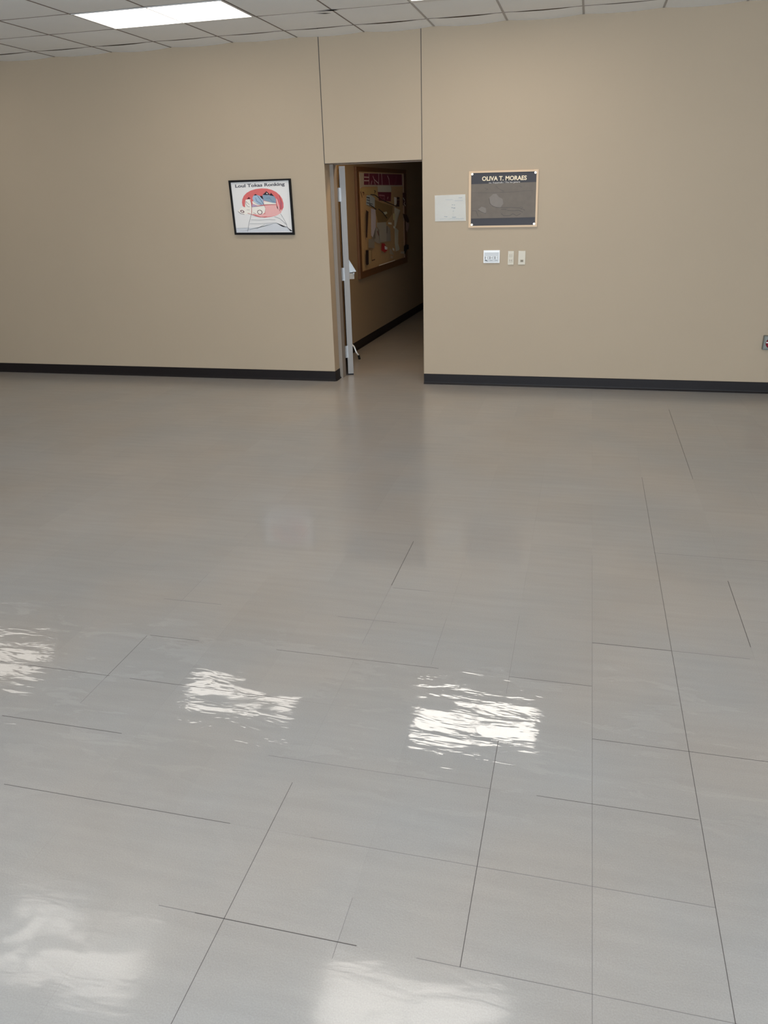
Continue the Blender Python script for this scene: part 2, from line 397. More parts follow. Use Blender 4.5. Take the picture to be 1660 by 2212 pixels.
def ceiling_light(r, c, label, group=None, on=True):
    x0 = CX+c*CT; x1 = x0+2*CT; y1 = CY-r*CT; y0 = y1-CT
    t = thing('ceiling_light', label, 'ceiling light', ((x0+x1)/2, (y0+y1)/2, CEIL), group=group)
    hx, hy = CT, CT/2; f = 0.022; fn = 0.075 if (r, c) == (1, 6) else f
    bm = new()
    for a in ((-hx+.007, hx-.007, -hy+.007, -hy+f), (-hx+.007, hx-.007, hy-fn, hy-.007), (-hx+.007, -hx+f, -hy+f, hy-fn), (hx-f, hx-.007, -hy+f, hy-fn)):
        box(bm, a[0], a[1], a[2], a[3], -0.004, 0.06)
    link('frame', bm, M['white_metal'], t)
    bm = new(); box(bm, -hx+f-.001, hx-f+.001, -hy+f-.001, hy-fn+.001, 0.0, 0.008)
    link('diffuser', bm, diffuser(POWER.get((r, c), 1.0)) if on else M['white_metal'], t)
for r in PANEL_ROWS:
    for c in PANEL_COLS:
        if (r, c) in NO_PANEL: continue
        on = (r, c) not in OFF
        if (r, c) == (1, 2):
            ceiling_light(r, c, 'lit rectangular ceiling panel, the only one in view at top left')
        elif (r, c) == (1, 6):
            ceiling_light(r, c, 'lit ceiling panel, mirrored as the ragged central floor patch')
        elif (r, c) == (1, -3):
            ceiling_light(r, c, 'lit ceiling panel mirrored in the floor at the left picture edge, upper patch')
        elif (r, c) == (6, 2):
            ceiling_light(r, c, 'lit ceiling panel mirrored in the floor at the bottom left corner')
        elif (r, c) == (6, 6):
            ceiling_light(r, c, 'lit ceiling panel mirrored in the floor at the bottom centre edge')
        elif on:
            ceiling_light(r, c, {(6, 10): 'lit ceiling panel out of the picture on the right, nearer than the unlit one', (11, 2): 'lit ceiling panel behind the camera, leftmost of the rear row', (11, 6): 'lit ceiling panel behind the camera, middle of the rear row', (11, 10): 'lit ceiling panel behind the camera, rightmost of the rear row'}[(r, c)])
        else:
            ceiling_light(r, c, 'unlit rectangular ceiling panel near the right end of the beige wall', on=False)

BOARD = {
'banner_backing': [(0.423,1.921),(2.395,1.927),(2.422,1.776),(0.52,1.774),(0.418,1.754)],
'banner': [(0.593,1.916),(2.306,1.924),(2.321,1.791),(0.577,1.795)],
'header': [(1.121,1.786),(1.697,1.786),(1.751,1.752),(1.736,1.71),(1.123,1.716)],
'maroon': [(1.119,1.714),(1.729,1.707),(1.702,1.599),(1.16,1.618)],
'tan_left': [(0.449,1.757),(1.104,1.762),(1.104,1.635),(0.962,1.666),(0.675,1.69),(0.445,1.729)],
'blue': [(0.646,1.682),(0.827,1.683),(0.98,1.647),(0.958,1.545),(0.792,1.562),(0.614,1.583)],
'whitecol': [(0.8,1.541),(0.985,1.517),(0.989,1.415),(0.951,1.195),(0.829,1.218),(0.772,1.237)],
'tan_mid': [(0.988,1.629),(1.283,1.591),(1.801,1.539),(1.769,1.445),(1.475,1.359),(1.091,1.375),(1.002,1.496)],
'gray_a': [(1.018,1.37),(1.431,1.362),(1.43,1.13),(1.137,1.134),(1.123,1.29),(1.013,1.327)],
'gray_b': [(1.435,1.331),(1.625,1.271),(1.633,1.123),(1.43,1.13)],
'gray_c': [(0.972,1.324),(1.114,1.285),(1.146,1.123),(1.022,1.136),(0.805,1.187),(0.79,1.225),(0.947,1.195)],
'white_r1': [(1.846,1.526),(2.141,1.484),(2.055,1.43),(1.991,1.396),(1.896,1.285),(1.824,1.285)],
'white_r2': [(1.836,1.285),(1.895,1.271),(2.018,1.234),(1.994,1.069),(2.06,1.001),(2.029,0.981),(1.857,0.979),(1.82,1.109)],
'card_w': [(1.83,1.651),(1.956,1.639),(1.95,1.567),(1.836,1.535)],
'card_d1': [(1.965,1.651),(2.097,1.643),(2.094,1.611),(1.962,1.616)],
'card_d2': [(1.961,1.61),(2.094,1.607),(2.075,1.527),(1.93,1.536)],
'mar_r': [(2.263,1.697),(2.421,1.693),(2.416,1.531),(2.263,1.543)],
'red': [(1.168,1.124),(1.3,1.113),(1.423,1.024),(1.295,1.005),(1.144,1.044),(1.184,1.081)],
'redw': [(1.293,1.085),(1.422,1.059),(1.397,1.032),(1.299,1.044)],
'tan_strip': [(0.592,1.083),(0.693,1.071),(0.676,0.937),(0.571,0.919)],
'dark_strip': [(0.47,1.092),(0.579,1.084),(0.565,0.928),(0.491,0.921),(0.456,0.94)],
'sheet_lb': [(0.604,1.207),(0.847,1.198),(0.837,1.088),(0.592,1.112)],
'vert_strip': [(0.533,1.527),(0.623,1.506),(0.573,1.404),(0.536,1.224),(0.489,1.232)],
'bot_strip': [(0.942,0.887),(1.704,0.885),(1.703,0.875),(0.94,0.874)],
'dark_rb': [(2.248,1.025),(2.366,1.036),(2.512,1.02),(2.508,0.963),(2.4,0.961),(2.278,0.908),(2.23,0.961)],
'dots': [(2.052,0.965),(2.255,0.952),(2.253,0.919),(2.05,0.936)],
'pink_r': [(2.362,1.328),(2.544,1.296),(2.515,1.254),(2.43,1.19),(2.367,1.224)],
'dk_r': [(2.192,1.438),(2.42,1.413),(2.509,1.361),(2.541,1.321),(2.439,1.313),(2.262,1.369)],
'bl1': [(1.488,1.043),(1.577,1.019),(1.686,0.944),(1.482,0.977)],
'bl2': [(1.621,1.041),(1.705,1.022),(1.703,0.992),(1.623,1.016)],
'bl3': [(1.513,0.951),(1.627,0.936),(1.624,0.909),(1.51,0.922)],
'bl4': [(1.436,1.359),(1.587,1.348),(1.596,1.324),(1.433,1.337)],
'bl5': [(1.674,1.307),(1.761,1.288),(1.736,1.267),(1.667,1.281)],
'yel': [(1.661,1.457),(1.762,1.448),(1.74,1.368),(1.654,1.379)],
'clip': [(1.165,1.483),(1.353,1.487),(1.381,1.463),(1.235,1.448)],
'str1': [(0.675,1.69),(0.846,1.683),(0.961,1.658),(1.119,1.627),(1.411,1.589),(1.836,1.535)],
'str2': [(0.614,1.581),(0.734,1.558),(0.866,1.526)],
'str3': [(0.985,1.523),(1.165,1.48),(1.338,1.411)],
'b_l1': [(0.788,1.913),(0.774,1.799)],
'b_l2': [(1.194,1.923),(1.179,1.791)],
'b_l3': [(1.323,1.922),(1.337,1.796)],
'b_l4': [(0.949,1.889),(0.994,1.853),(1.181,1.81)],
'b_l5': [(1.596,1.898),(1.659,1.857),(1.68,1.794)],
'b_l6': [(0.597,1.876),(0.783,1.875)],
'b_l7': [(0.592,1.839),(0.779,1.839)],
'b_l8': [(0.992,1.833),(1.037,1.796)],
'b_l9': [(0.861,1.801),(0.904,1.837)],
'b_l10': [(1.942,1.802),(2.005,1.842),(2.01,1.899)],
'b_top': [(0.659,1.934),(1.063,1.929),(1.361,1.928),(2.281,1.926)],
'm_1': [(1.167,1.679),(1.409,1.67),(1.401,1.595)],
'm_2': [(1.547,1.631),(1.572,1.653)],
'm_3': [(1.196,1.668),(1.286,1.624),(1.406,1.644)],
'bl_l1': [(0.643,1.662),(0.756,1.653),(0.755,1.57)],
'bl_l2': [(0.649,1.634),(0.743,1.625)],
'bl_l3': [(0.636,1.604),(0.873,1.583)],
'r_wh': [(2.368,1.911),(2.481,1.88),(2.505,1.848)],
'r_wh2': [(2.388,1.844),(2.436,1.803),(2.505,1.788)],
'mr_w': [(2.29,1.629),(2.357,1.601)],
'mr_w2': [(2.368,1.583),(2.315,1.557),(2.403,1.531)],
'hook': [(0.432,1.722),(0.487,1.664)],
'hook2': [(0.512,1.716),(0.566,1.711),(0.545,1.688)],
'tal': [(0.712,1.069),(0.708,0.956),(0.838,0.959)],
'gl': [(1.47,1.307),(1.452,1.234)],
'redl': [(1.038,1.272),(1.084,1.226)],
'kn': [(0.98,1.731),(1.039,1.723),(0.986,1.702)],
'outer': [(0.266,1.978),(2.502,1.986),(2.496,0.802),(0.295,0.772)],
'inner': [(0.355,1.937),(2.357,1.932),(2.275,0.864),(0.444,0.845)],
}
PIC= {'oval': [(-0.177,0.009),(-0.191,0.019),(-0.194,0.05),(-0.188,0.075),(-0.17,0.105),(-0.139,0.13),(-0.098,0.148),(-0.047,0.16),(0.013,0.164),(0.062,0.161),(0.11,0.149),(0.152,0.129),(0.184,0.102),(0.206,0.07),(0.215,0.031),(0.213,-0.003),(0.193,-0.033),(0.166,-0.058),(0.125,-0.075),(0.07,-0.083),(0.019,-0.087),(-0.03,-0.081),(-0.069,-0.069),(-0.098,-0.057),(-0.111,-0.031),(-0.123,-0.004)],'band': [(0.029,0.018),(0.143,0.02),(0.15,-0.011),(0.169,-0.028),(0.194,-0.02),(0.186,-0.05),(0.135,-0.073),(0.04,-0.08),(-0.02,-0.079),(-0.083,-0.057),(0.027,-0.055),(0.034,-0.008)],'stripe_a': [(0.145,0.076),(0.157,0.067),(0.181,-0.024),(0.159,-0.024)],'stripe_b': [(0.168,0.083),(0.181,0.066),(0.21,0.031),(0.202,-0.012),(0.19,-0.011)],'house_l': [(-0.155,0.072),(-0.108,0.076),(-0.101,0.013),(-0.105,-0.053),(-0.147,-0.043),(-0.155,-0.017),(-0.167,0.005),(-0.164,0.04)],'roof_l': [(-0.143,0.076),(-0.121,0.094),(-0.104,0.078)],'hand': [(-0.233,-0.015),(-0.203,0.006),(-0.152,0.005),(-0.105,-0.026),(-0.108,-0.057),(-0.148,-0.052),(-0.174,-0.056),(-0.194,-0.055),(-0.222,-0.037),(-0.242,-0.028)],'cream': [(-0.1,0.006),(0.024,0.016),(0.034,-0.008),(0.023,-0.047),(-0.008,-0.059),(-0.048,-0.058),(-0.104,-0.053)],'pencil': [(-0.087,0.081),(-0.072,0.107),(-0.042,0.11),(-0.013,0.101),(0.019,0.066),(0.022,0.025),(0.0,0.023),(-0.039,0.033),(-0.077,0.06)],'pencil_w': [(-0.092,0.056),(-0.077,0.06),(-0.039,0.033),(-0.001,0.021),(-0.041,0.018),(-0.087,0.034)],'roof_m': [(-0.072,0.105),(-0.053,0.118),(-0.035,0.107)],'roof_m2': [(-0.013,0.101),(0.014,0.1),(0.021,0.07),(0.005,0.079)],'lav': [(-0.093,0.034),(-0.041,0.016),(-0.097,0.008)],'blue_b': [(0.015,0.105),(0.023,0.111),(0.086,0.105),(0.132,0.093),(0.145,0.067),(0.142,0.035),(0.11,0.038),(0.067,0.05),(0.023,0.061)],'roof_r': [(0.018,0.109),(0.057,0.138),(0.092,0.109),(0.057,0.106)],'roof_rw': [(0.055,0.127),(0.073,0.116),(0.058,0.114)],'roof_r2': [(0.086,0.103),(0.1,0.124),(0.127,0.095)],'white_b': [(0.023,0.057),(0.066,0.048),(0.144,0.033),(0.143,0.024),(0.025,0.025)],'base_g': [(-0.278,-0.173),(-0.161,-0.175),(-0.018,-0.169),(0.034,-0.143),(0.135,-0.136),(0.182,-0.168),(0.231,-0.173),(0.263,-0.209),(0.287,-0.211),(-0.28,-0.213)],'eye': [(-0.002,-0.05),(-0.005,-0.054),(-0.01,-0.057),(-0.014,-0.059),(-0.02,-0.059),(-0.026,-0.059),(-0.031,-0.058),(-0.036,-0.056),(-0.041,-0.053),(-0.044,-0.049),(-0.047,-0.045),(-0.049,-0.041),(-0.049,-0.036),(-0.048,-0.032),(-0.046,-0.028),(-0.042,-0.024),(-0.038,-0.022),(-0.033,-0.02),(-0.028,-0.019),(-0.022,-0.019),(-0.017,-0.02),(-0.011,-0.022),(-0.007,-0.025),(-0.003,-0.029),(-0.001,-0.033),(0.001,-0.037),(0.001,-0.042),(0.0,-0.046)],'smile': [(-0.181,-0.036),(-0.183,-0.038),(-0.185,-0.039),(-0.188,-0.04),(-0.192,-0.041),(-0.196,-0.04),(-0.2,-0.04),(-0.204,-0.038),(-0.208,-0.036),(-0.212,-0.034),(-0.214,-0.032),(-0.216,-0.029),(-0.217,-0.026),(-0.217,-0.024),(-0.217,-0.022),(-0.215,-0.02),(-0.212,-0.018),(-0.209,-0.017),(-0.205,-0.017),(-0.201,-0.017),(-0.197,-0.018),(-0.193,-0.019),(-0.189,-0.021),(-0.186,-0.023),(-0.183,-0.026),(-0.181,-0.028),(-0.18,-0.031),(-0.18,-0.034)]}
PICL= {'stem': [(-0.115,0.074),(-0.103,0.047),(-0.101,0.004),(-0.107,-0.048),(-0.118,-0.074),(-0.138,-0.122),(-0.152,-0.166),(-0.161,-0.206)],'l1': [(-0.118,-0.103),(-0.033,-0.107),(0.063,-0.104),(0.122,-0.108)],'l2': [(-0.134,-0.138),(-0.066,-0.139),(0.009,-0.138),(0.085,-0.134),(0.13,-0.135),(0.172,-0.159),(0.201,-0.173),(0.236,-0.173)],'l3': [(0.119,-0.081),(0.168,-0.098),(0.195,-0.12),(0.228,-0.151),(0.236,-0.173),(0.268,-0.209)],'l4': [(0.181,-0.059),(0.203,-0.094),(0.233,-0.151)],'l5': [(-0.071,-0.185),(-0.028,-0.164),(0.014,-0.145)],'l6': [(-0.273,-0.175),(-0.206,-0.174),(-0.14,-0.175)],'r1': [(-0.242,-0.028),(-0.218,-0.046),(-0.181,-0.055)],'r2': [(-0.216,-0.024),(-0.198,-0.018),(-0.179,-0.034)],'r3': [(-0.145,-0.045),(-0.113,-0.055),(-0.079,-0.069),(-0.02,-0.082),(0.04,-0.08)],'r4': [(-0.152,-0.015),(-0.124,-0.017)],'r5': [(-0.087,-0.042),(-0.063,-0.054)],'p1': [(-0.087,0.06),(-0.049,0.033),(-0.006,0.021)],'p2': [(-0.054,0.085),(-0.047,0.059),(-0.019,0.041),(0.0,0.028)],'p3': [(-0.033,0.102),(-0.002,0.062),(0.02,0.027)],'p4': [(0.025,0.025),(0.074,0.026),(0.143,0.025)],'p5': [(-0.099,0.007),(-0.041,0.012),(0.029,0.017)],'o1': [(-0.152,0.057),(-0.157,0.036),(-0.141,0.014),(-0.122,0.009)],'o2': [(-0.152,0.057),(-0.134,0.039),(-0.122,0.03)],'w1': [(0.049,0.078),(0.084,0.081),(0.102,0.055),(0.131,0.046)],'c1': [(0.179,0.1),(0.195,0.049),(0.184,-0.02)],'c2': [(0.154,0.092),(0.174,0.041),(0.176,-0.028)]}
PLQ= {'field': [(-0.278,0.216),(0.284,0.214),(0.283,-0.204),(-0.276,-0.209)],'low': [(-0.276,0.125),(0.285,0.127),(0.281,-0.151),(-0.277,-0.151)],'bust': [(-0.118,0.015),(-0.086,0.042),(-0.059,0.044),(-0.037,0.018),(-0.004,0.001),(0.003,-0.038),(-0.02,-0.066),(-0.062,-0.062),(-0.105,-0.041)],'boat': [(-0.012,-0.116),(0.036,-0.12),(0.072,-0.135),(0.089,-0.113),(0.131,-0.106),(0.161,-0.117),(0.149,-0.134),(0.0,-0.136)],'rock': [(-0.213,-0.078),(-0.183,-0.056),(-0.146,-0.068),(-0.142,-0.102),(-0.157,-0.113)],'rock2': [(-0.273,-0.1),(-0.237,-0.089),(-0.218,-0.129),(-0.266,-0.134)]}
PLQL= {'a': [(-0.118,0.009),(-0.114,-0.03),(-0.086,-0.056),(-0.05,-0.065),(0.01,-0.069),(0.064,-0.068),(0.147,-0.075),(0.189,-0.093)],'b': [(-0.013,-0.082),(0.031,-0.083)],'c': [(0.041,-0.092),(0.095,-0.096),(0.136,-0.092),(0.172,-0.109)],'d': [(-0.269,0.058),(-0.089,0.053),(0.089,0.054),(0.177,0.061),(0.253,0.06)],'e': [(-0.272,-0.154),(-0.084,-0.155),(0.28,-0.152)],'f': [(-0.212,-0.084),(-0.176,-0.102),(-0.145,-0.114)],'g': [(-0.012,-0.116),(0.012,-0.134),(0.06,-0.135),(0.089,-0.119),(0.12,-0.136),(0.155,-0.12)],'h': [(-0.264,-0.088),(-0.231,-0.089),(-0.211,-0.135)],'i': [(0.147,-0.064),(0.171,-0.07),(0.154,-0.092)],'j': [(-0.162,0.094),(-0.131,0.082),(-0.149,0.077)],'k': [(0.134,0.102),(0.158,0.087)],'l': [(-0.067,0.108),(-0.042,0.085),(0.006,0.061)]}

# ---------------------------------------------------------------- framed drawing on the left
pm = {n: mat('print_'+n, lin(*c), 0.6, spec=.25) for n, c in dict(
    paper=(232, 226, 220), red=(222, 112, 108), pink=(238, 178, 172), cream=(243, 234, 220), blue=(168, 188, 206), steel=(140, 160, 176),
    dark=(48, 40, 48), maroon=(96, 34, 46), lav=(186, 164, 190), grey=(212, 211, 212), line=(92, 90, 94), redline=(190, 62, 60), blueline=(92, 108, 134), shade=(206, 108, 120)).items()}
PN = list(pm)
t = thing('framed_drawing', 'black framed drawing with a red oval and grey lettering, left of the doorway', 'picture', (-2.953, 0, 1.61))
OUT = [(-0.304, 0.240), (0.300, 0.238), (0.303, -0.242), (-0.291, -0.232)]
INN = [(-0.288, 0.222), (0.284, 0.224), (0.287, -0.220), (-0.277, -0.214)]
bm = new()
for i in range(4):
    j = (i+1) % 4
    prism(bm, [OUT[i], OUT[j], INN[j], INN[i]], -0.028, -0.001)
link('frame', bm, M['black'], t)
bm = new(); K = PN.index
prism(bm, INN, -0.012, -0.004, K('paper'))
lay = [0.0]
def P2(key, m):
    lay[0] += 0.00012; prism(bm, PIC[key], -0.0121-lay[0], -0.0119, K(m))
for key, m in (('base_g', 'grey'), ('oval', 'red'), ('band', 'pink'), ('stripe_b', 'shade'), ('stripe_a', 'pink'), ('hand', 'cream'), ('cream', 'cream'),
               ('house_l', 'cream'), ('roof_l', 'maroon'), ('pencil_w', 'cream'), ('pencil', 'blue'), ('roof_m', 'dark'), ('roof_m2', 'dark'), ('lav', 'lav'),
               ('white_b', 'cream'), ('blue_b', 'steel'), ('roof_r', 'dark'), ('roof_rw', 'cream'), ('roof_r2', 'dark'), ('eye', 'maroon'), ('smile', 'maroon')): P2(key, m)
def inner(pts, f):
    cx = sum(p[0] for p in pts)/len(pts); cz = sum(p[1] for p in pts)/len(pts)
    return [(cx+(x-cx)*f, cz+(z-cz)*f) for x, z in pts]
PIC['eye2'] = inner(PIC['eye'], 0.78); PIC['smile2'] = inner(PIC['smile'], 0.6); P2('eye2', 'cream'); P2('smile2', 'cream')
for key, m, wd in (('stem', 'line', .0016), ('l1', 'line', .0012), ('l2', 'line', .0014), ('l3', 'line', .0016), ('l4', 'line', .0012), ('l5', 'line', .001), ('l6', 'line', .001),
                   ('r1', 'maroon', .0024), ('r2', 'maroon', .0026), ('r3', 'redline', .003), ('r4', 'maroon', .0016), ('r5', 'maroon', .002), ('p1', 'blueline', .0022), ('p2', 'blueline', .003),
                   ('p3', 'dark', .0026), ('p4', 'maroon', .0014), ('p5', 'blueline', .0018), ('o1', 'dark', .002), ('o2', 'dark', .0018), ('w1', 'blueline', .002), ('c1', 'maroon', .0018), ('c2', 'shade', .004)):
    ribbon(bm, PICL[key], wd, -0.0122-lay[0]-0.0002, -0.0119, K(m))
ribbon(bm, PICL['stem'][2:4], 0.003, -0.016, -0.0119, K('redline'))
text(bm, 'Loul Tokas Ronking', -0.247, 0.168, 0.487, 0.036, -0.0128, K('line'), bold=0.032, tilt=0.01)
link('print', bm, [pm[n] for n in PN], t)

# ---------------------------------------------------------------- white notice
mp = mat('white_paper', lin(246, 243, 236), 0.8, spec=.2, noise=0.02, nscale=12); mi_ = mat('faint_ink', lin(196, 198, 198), 0.8)
t = thing('paper_notice', 'blank-looking white sheet of paper taped to the wall left of the bronze plaque', 'notice', (-1.193, 0, 1.565))
bm = new()
g = 8; vs = {}
cs = [(-0.134, -0.107), (0.136, -0.107), (0.133, 0.111), (-0.137, 0.111)]
cs = [(-0.135, -0.106), (0.141, -0.107), (0.132, 0.109), (-0.137, 0.106)]
for i in range(g+1):
    for j in range(g+1):
        u, v = i/g, j/g
        x = (cs[0][0]*(1-u)+cs[1][0]*u)*(1-v)+(cs[3][0]*(1-u)+cs[2][0]*u)*v
        z = (cs[0][1]*(1-u)+cs[1][1]*u)*(1-v)+(cs[3][1]*(1-u)+cs[2][1]*u)*v
        y = -0.0045-0.0028*abs(math.sin(u*4+v*2))*(1-v)-0.001*math.sin(v*5)**2
        vs[i, j] = bm.verts.new((x, y, z))
for i in range(g):
    for j in range(g): bm.faces.new((vs[i, j], vs[i+1, j], vs[i+1, j+1], vs[i, j+1]))
r = bmesh.ops.solidify(bm, geom=bm.faces[:], thickness=0.0004)
for x, z, w_, h_ in ((0.075, 0.083, 0.03, 0.007), (0.04, 0.060, 0.07, 0.005), (-0.04, 0.070, 0.06, 0.004), (0.015, 0.026, 0.010, 0.008), (0.034, 0.024, 0.008, 0.008), (0.012, 0.004, 0.012, 0.01), (0.030, -0.001, 0.014, 0.012),
                    (0.024, -0.025, 0.008, 0.006), (-0.052, -0.068, 0.012, 0.008), (-0.038, -0.070, 0.012, 0.01), (0.02, -0.075, 0.03, 0.012), (-0.09, -0.09, 0.09, 0.005), (0.0, -0.088, 0.12, 0.006)):
    ribbon(bm, [(x, z), (x+w_*0.5, z+random.uniform(-.002, .002)), (x+w_, z)], h_*0.6, -0.0086, -0.0036, 1)
link('sheet', bm, [mp, mi_], t)

# ---------------------------------------------------------------- bronze plaque
br = mat('plaque_brass', lin(206, 174, 138), 0.42, metal=0.1, spec=0.4); dk = mat('plaque_charcoal', lin(62, 58, 60), 0.5, spec=.3)
fm = mat('plaque_bronze', lin(112, 101, 90), 0.55, metal=0.1, spec=.3, noise=0.12, nscale=22, bump=0.6); lt = mat('plaque_highlight', lin(122, 110, 98), 0.5, noise=.06)
sh = mat('plaque_incised', lin(62, 56, 54), 0.6); go = mat('plaque_gold_letters', lin(236, 214, 176), 0.4); gr = mat('plaque_grey_letters', lin(172, 164, 156), 0.5)
t = thing('wall_plaque', 'dark bronze plaque with pale brass border and raised gold lettering, right of the doorway', 'plaque', (-0.734, 0, 1.627))
O = [(-0.297, 0.228), (0.292, 0.224), (0.298, -0.229), (-0.295, -0.227)]
def lerpq(q, f):
    cx = sum(p[0] for p in q)/4; cz = sum(p[1] for p in q)/4
    return [(x-(0.017 if x > 0 else -0.021)*f, z-(0.015 if z > 0 else -0.016)*f) for x, z in q]
I = lerpq(O, 1.0)
bm = new()
for i in range(4):
    j = (i+1) % 4
    m1 = lerpq(O, 0.35)
    prism(bm, [O[i], O[j], m1[j], m1[i]], -0.016, -0.001); prism(bm, [m1[i], m1[j], I[j], I[i]], -0.020, -0.001)
link('border', bm, br, t)
bm = new()
prism(bm, I, -0.012, -0.001, 0)
prism(bm, PLQ['low'], -0.0127, -0.0118, 1)
for key in ('bust', 'rock', 'rock2'): prism(bm, PLQ[key], -0.0136 if key == 'bust' else -0.0133, -0.0125, 3 if key in ('bust', 'rock') else 1)
for key in PLQL:
    ribbon(bm, PLQL[key], 0.004 if key == 'e' else (0.0012 if key in 'dijkl' else 0.0022), -0.0139, -0.0125, 2)
link('panel', bm, [dk, fm, sh, lt], t)
bm = new(); text(bm, 'OLIVA T. MORAES', -0.183, 0.148, 0.378, 0.036, -0.0160, 0, bold=0.03, tilt=-0.01, depth=0.004)
link('raised_lettering', bm, go, t)
bm = new(); text(bm, 'no. Keppinalk / Tha Ina geture', -0.124, 0.122, 0.264, 0.017, -0.0148, 0, bold=0.03, tilt=0.0)
link('small_lettering', bm, gr, t)
for i, (x, z) in enumerate(I):
    bm = new(); sx = -1 if x > 0 else 1; sz = -1 if z > 0 else 1
    disc(bm, x+sx*0.009, z+sz*0.009, 0.0095, -0.0215, -0.012); disc(bm, x+sx*0.009, z+sz*0.009, 0.006, -0.0245, -0.0215)
    link('rosette', bm, mat('rosette_cap', lin(236, 222, 200), 0.35, metal=0.3) if i == 0 else bpy.data.materials['rosette_cap'], t)

# ---------------------------------------------------------------- switches and outlets under the plaque
wp = mat('white_plastic', lin(244, 242, 238), 0.3); gp = mat('pale_grey_plastic', lin(205, 204, 202), 0.4); di = mat('switch_dark', lin(92, 88, 84), 0.5)
t = thing('switch_plate', 'white three-gang switch plate with dark toggle markings below the plaque', 'switch', (-0.8205, 0, 1.157))
bm = new(); box(bm, -0.072, 0.072, -0.012, -0.001, -0.054, 0.054, 0, 0.003); link('plate', bm, wp, t)
bm = new(); box(bm, -0.063, 0.064, -0.0135, -0.0115, -0.045, 0.036, 0, 0.001); link('inset', bm, gp, t)
for i, x in enumerate((-0.046, -0.003, 0.041)):
    bm = new(); box(bm, x-0.013, x+0.013, -0.0185, -0.013, -0.024, 0.004, 0, 0.002)
    box(bm, x-0.0115, x-0.005, -0.0195, -0.0183, -0.020, 0.002, 1); box(bm, x+(0.005 if i != 1 else 0.004), x+0.0085, -0.0195, -0.0183, -0.018, 0.000, 1)
    if i == 0: ribbon(bm, [(x-0.011, -0.030), (x-0.002, -0.031), (x+0.008, -0.036)], 0.006, -0.0145, -0.0133, 1)
    else: ribbon(bm, [(x-0.011, -0.032), (x+0.011, -0.032)], 0.003, -0.0142, -0.0133, 2)
    link('rocker', bm, [wp, di, mat('switch_mark', lin(150, 148, 146), 0.6) if i == 0 else bpy.data.materials['switch_mark']], t)
iv = mat('ivory_plastic', lin(208, 196, 174), 0.4); iv2 = mat('ivory_recess', lin(168, 155, 134), 0.5)
t = thing('duplex_outlet', 'ivory double receptacle cover, the middle of the three wall plates', 'outlet', (-0.6515, 0, 1.145))
bm = new(); box(bm, -0.0265, 0.0265, -0.009, -0.001, -0.058, 0.058, 0, 0.002); link('cover', bm, iv, t)
for z, mm in ((0.022, iv), (-0.022, iv2)):
    bm = new(); box(bm, -0.016, 0.016, -0.0115, -0.0085, z-0.014, z+0.014, 0, 0.002)
    for x in (-0.007, 0.007): box(bm, x-0.0018, x+0.0018, -0.0118, -0.0112, z-0.007, z+0.008, 1)
    link('receptacle', bm, [iv, iv2 if z > 0 else mat('receptacle_slot', lin(120, 108, 92), .6)], t)
t = thing('phone_jack_plate', 'plain ivory cover with one small jack, rightmost of the three wall plates', 'outlet', (-0.5565, 0, 1.145))
bm = new(); box(bm, -0.031, 0.032, -0.009, -0.001, -0.058, 0.058, 0, 0.002); link('cover', bm, iv, t)
bm = new(); box(bm, -0.012, 0.016, -0.0115, -0.0085, -0.036, -0.016, 0, 0.0015); box(bm, -0.006, 0.010, -0.0119, -0.0113, -0.031, -0.021, 1); link('jack', bm, [iv2, bpy.data.materials['receptacle_slot']], t)

# ---------------------------------------------------------------- red button box at the right edge
gb = mat('grey_box', lin(118, 120, 114), 0.45, metal=0.2); rd = mat('red_button', lin(122, 12, 26), 0.5, spec=.2)
t = thing('alarm_button_box', 'small grey wall box with a round red button at the right edge', 'alarm button', (1.556, 0, 0.443))
bm = new(); box(bm, -0.06, 0.06, -0.045, -0.001, -0.060, 0.058, 0, 0.005); link('housing', bm, gb, t)
bm = new(); box(bm, -0.050, 0.050, -0.047, -0.044, -0.046, 0.048, 0, 0.001); link('face_plate', bm, mat('pale_box_face', lin(136, 138, 130), .5), t)
bm = new(); disc(bm, 0, -0.002, 0.043, -0.058, -0.046); disc(bm, 0, -0.002, 0.038, -0.066, -0.058); link('button', bm, rd, t)
bm = new(); box(bm, -0.043, 0.043, -0.0672, -0.058, 0.002, 0.011, 0, 0.001); link('white_band', bm, wp, t)

# ---------------------------------------------------------------- door and its frame in the opening
fmn = mat('grey_door_frame', (0.26, 0.212, 0.168), 0.45); dm = mat('pale_grey_door_paint', (0.30, 0.272, 0.245), 0.45); hg = mat('hinge_steel', (0.34, 0.33, 0.32), 0.4, metal=0.2)
bm = new(); box(bm, DL, -2.296, 0.150, 0.255, 0, DT); box(bm, DL+0.001, DR-0.005, 0.19, 0.235, DT-0.004, DT+0.03)
structure(link('trim_1', bm, fmn))
PX, PY = -2.283, 0.285
dd = Vector((-0.300, 0.954, 0)).normalized(); dn = Vector((dd.y, -dd.x, 0))        # along the leaf, and the normal of its right-hand face
ang = math.atan2(dd.y, dd.x)
t = thing('open_door', 'pale grey door swung open into the hallway, seen along its hinge edge', 'door', (PX, PY, 0.0), (0, 0, ang))
TH, LW = 0.056, 0.86
bm = new(); box(bm, 0, LW, -TH, 0, 0.012, 1.945, 0, 0.002)            # local x along leaf; local -y = right-hand face
link('leaf', bm, dm, t)
for z in (1.70, 0.985, 0.235):
    bm = new(); box(bm, -0.004, 0.012, -0.012, 0.016, z-0.06, z+0.06, 0); tube(bm, [(-0.004, 0.016, z-0.06), (-0.004, 0.016, z+0.06)], 0.008)
    link('hinge', bm, hg, t)
bm = new(); box(bm, -0.003, 0.002, -TH+0.001, 0.0, 0.0, 0.013); link('bottom_seal', bm, M['black'], t)
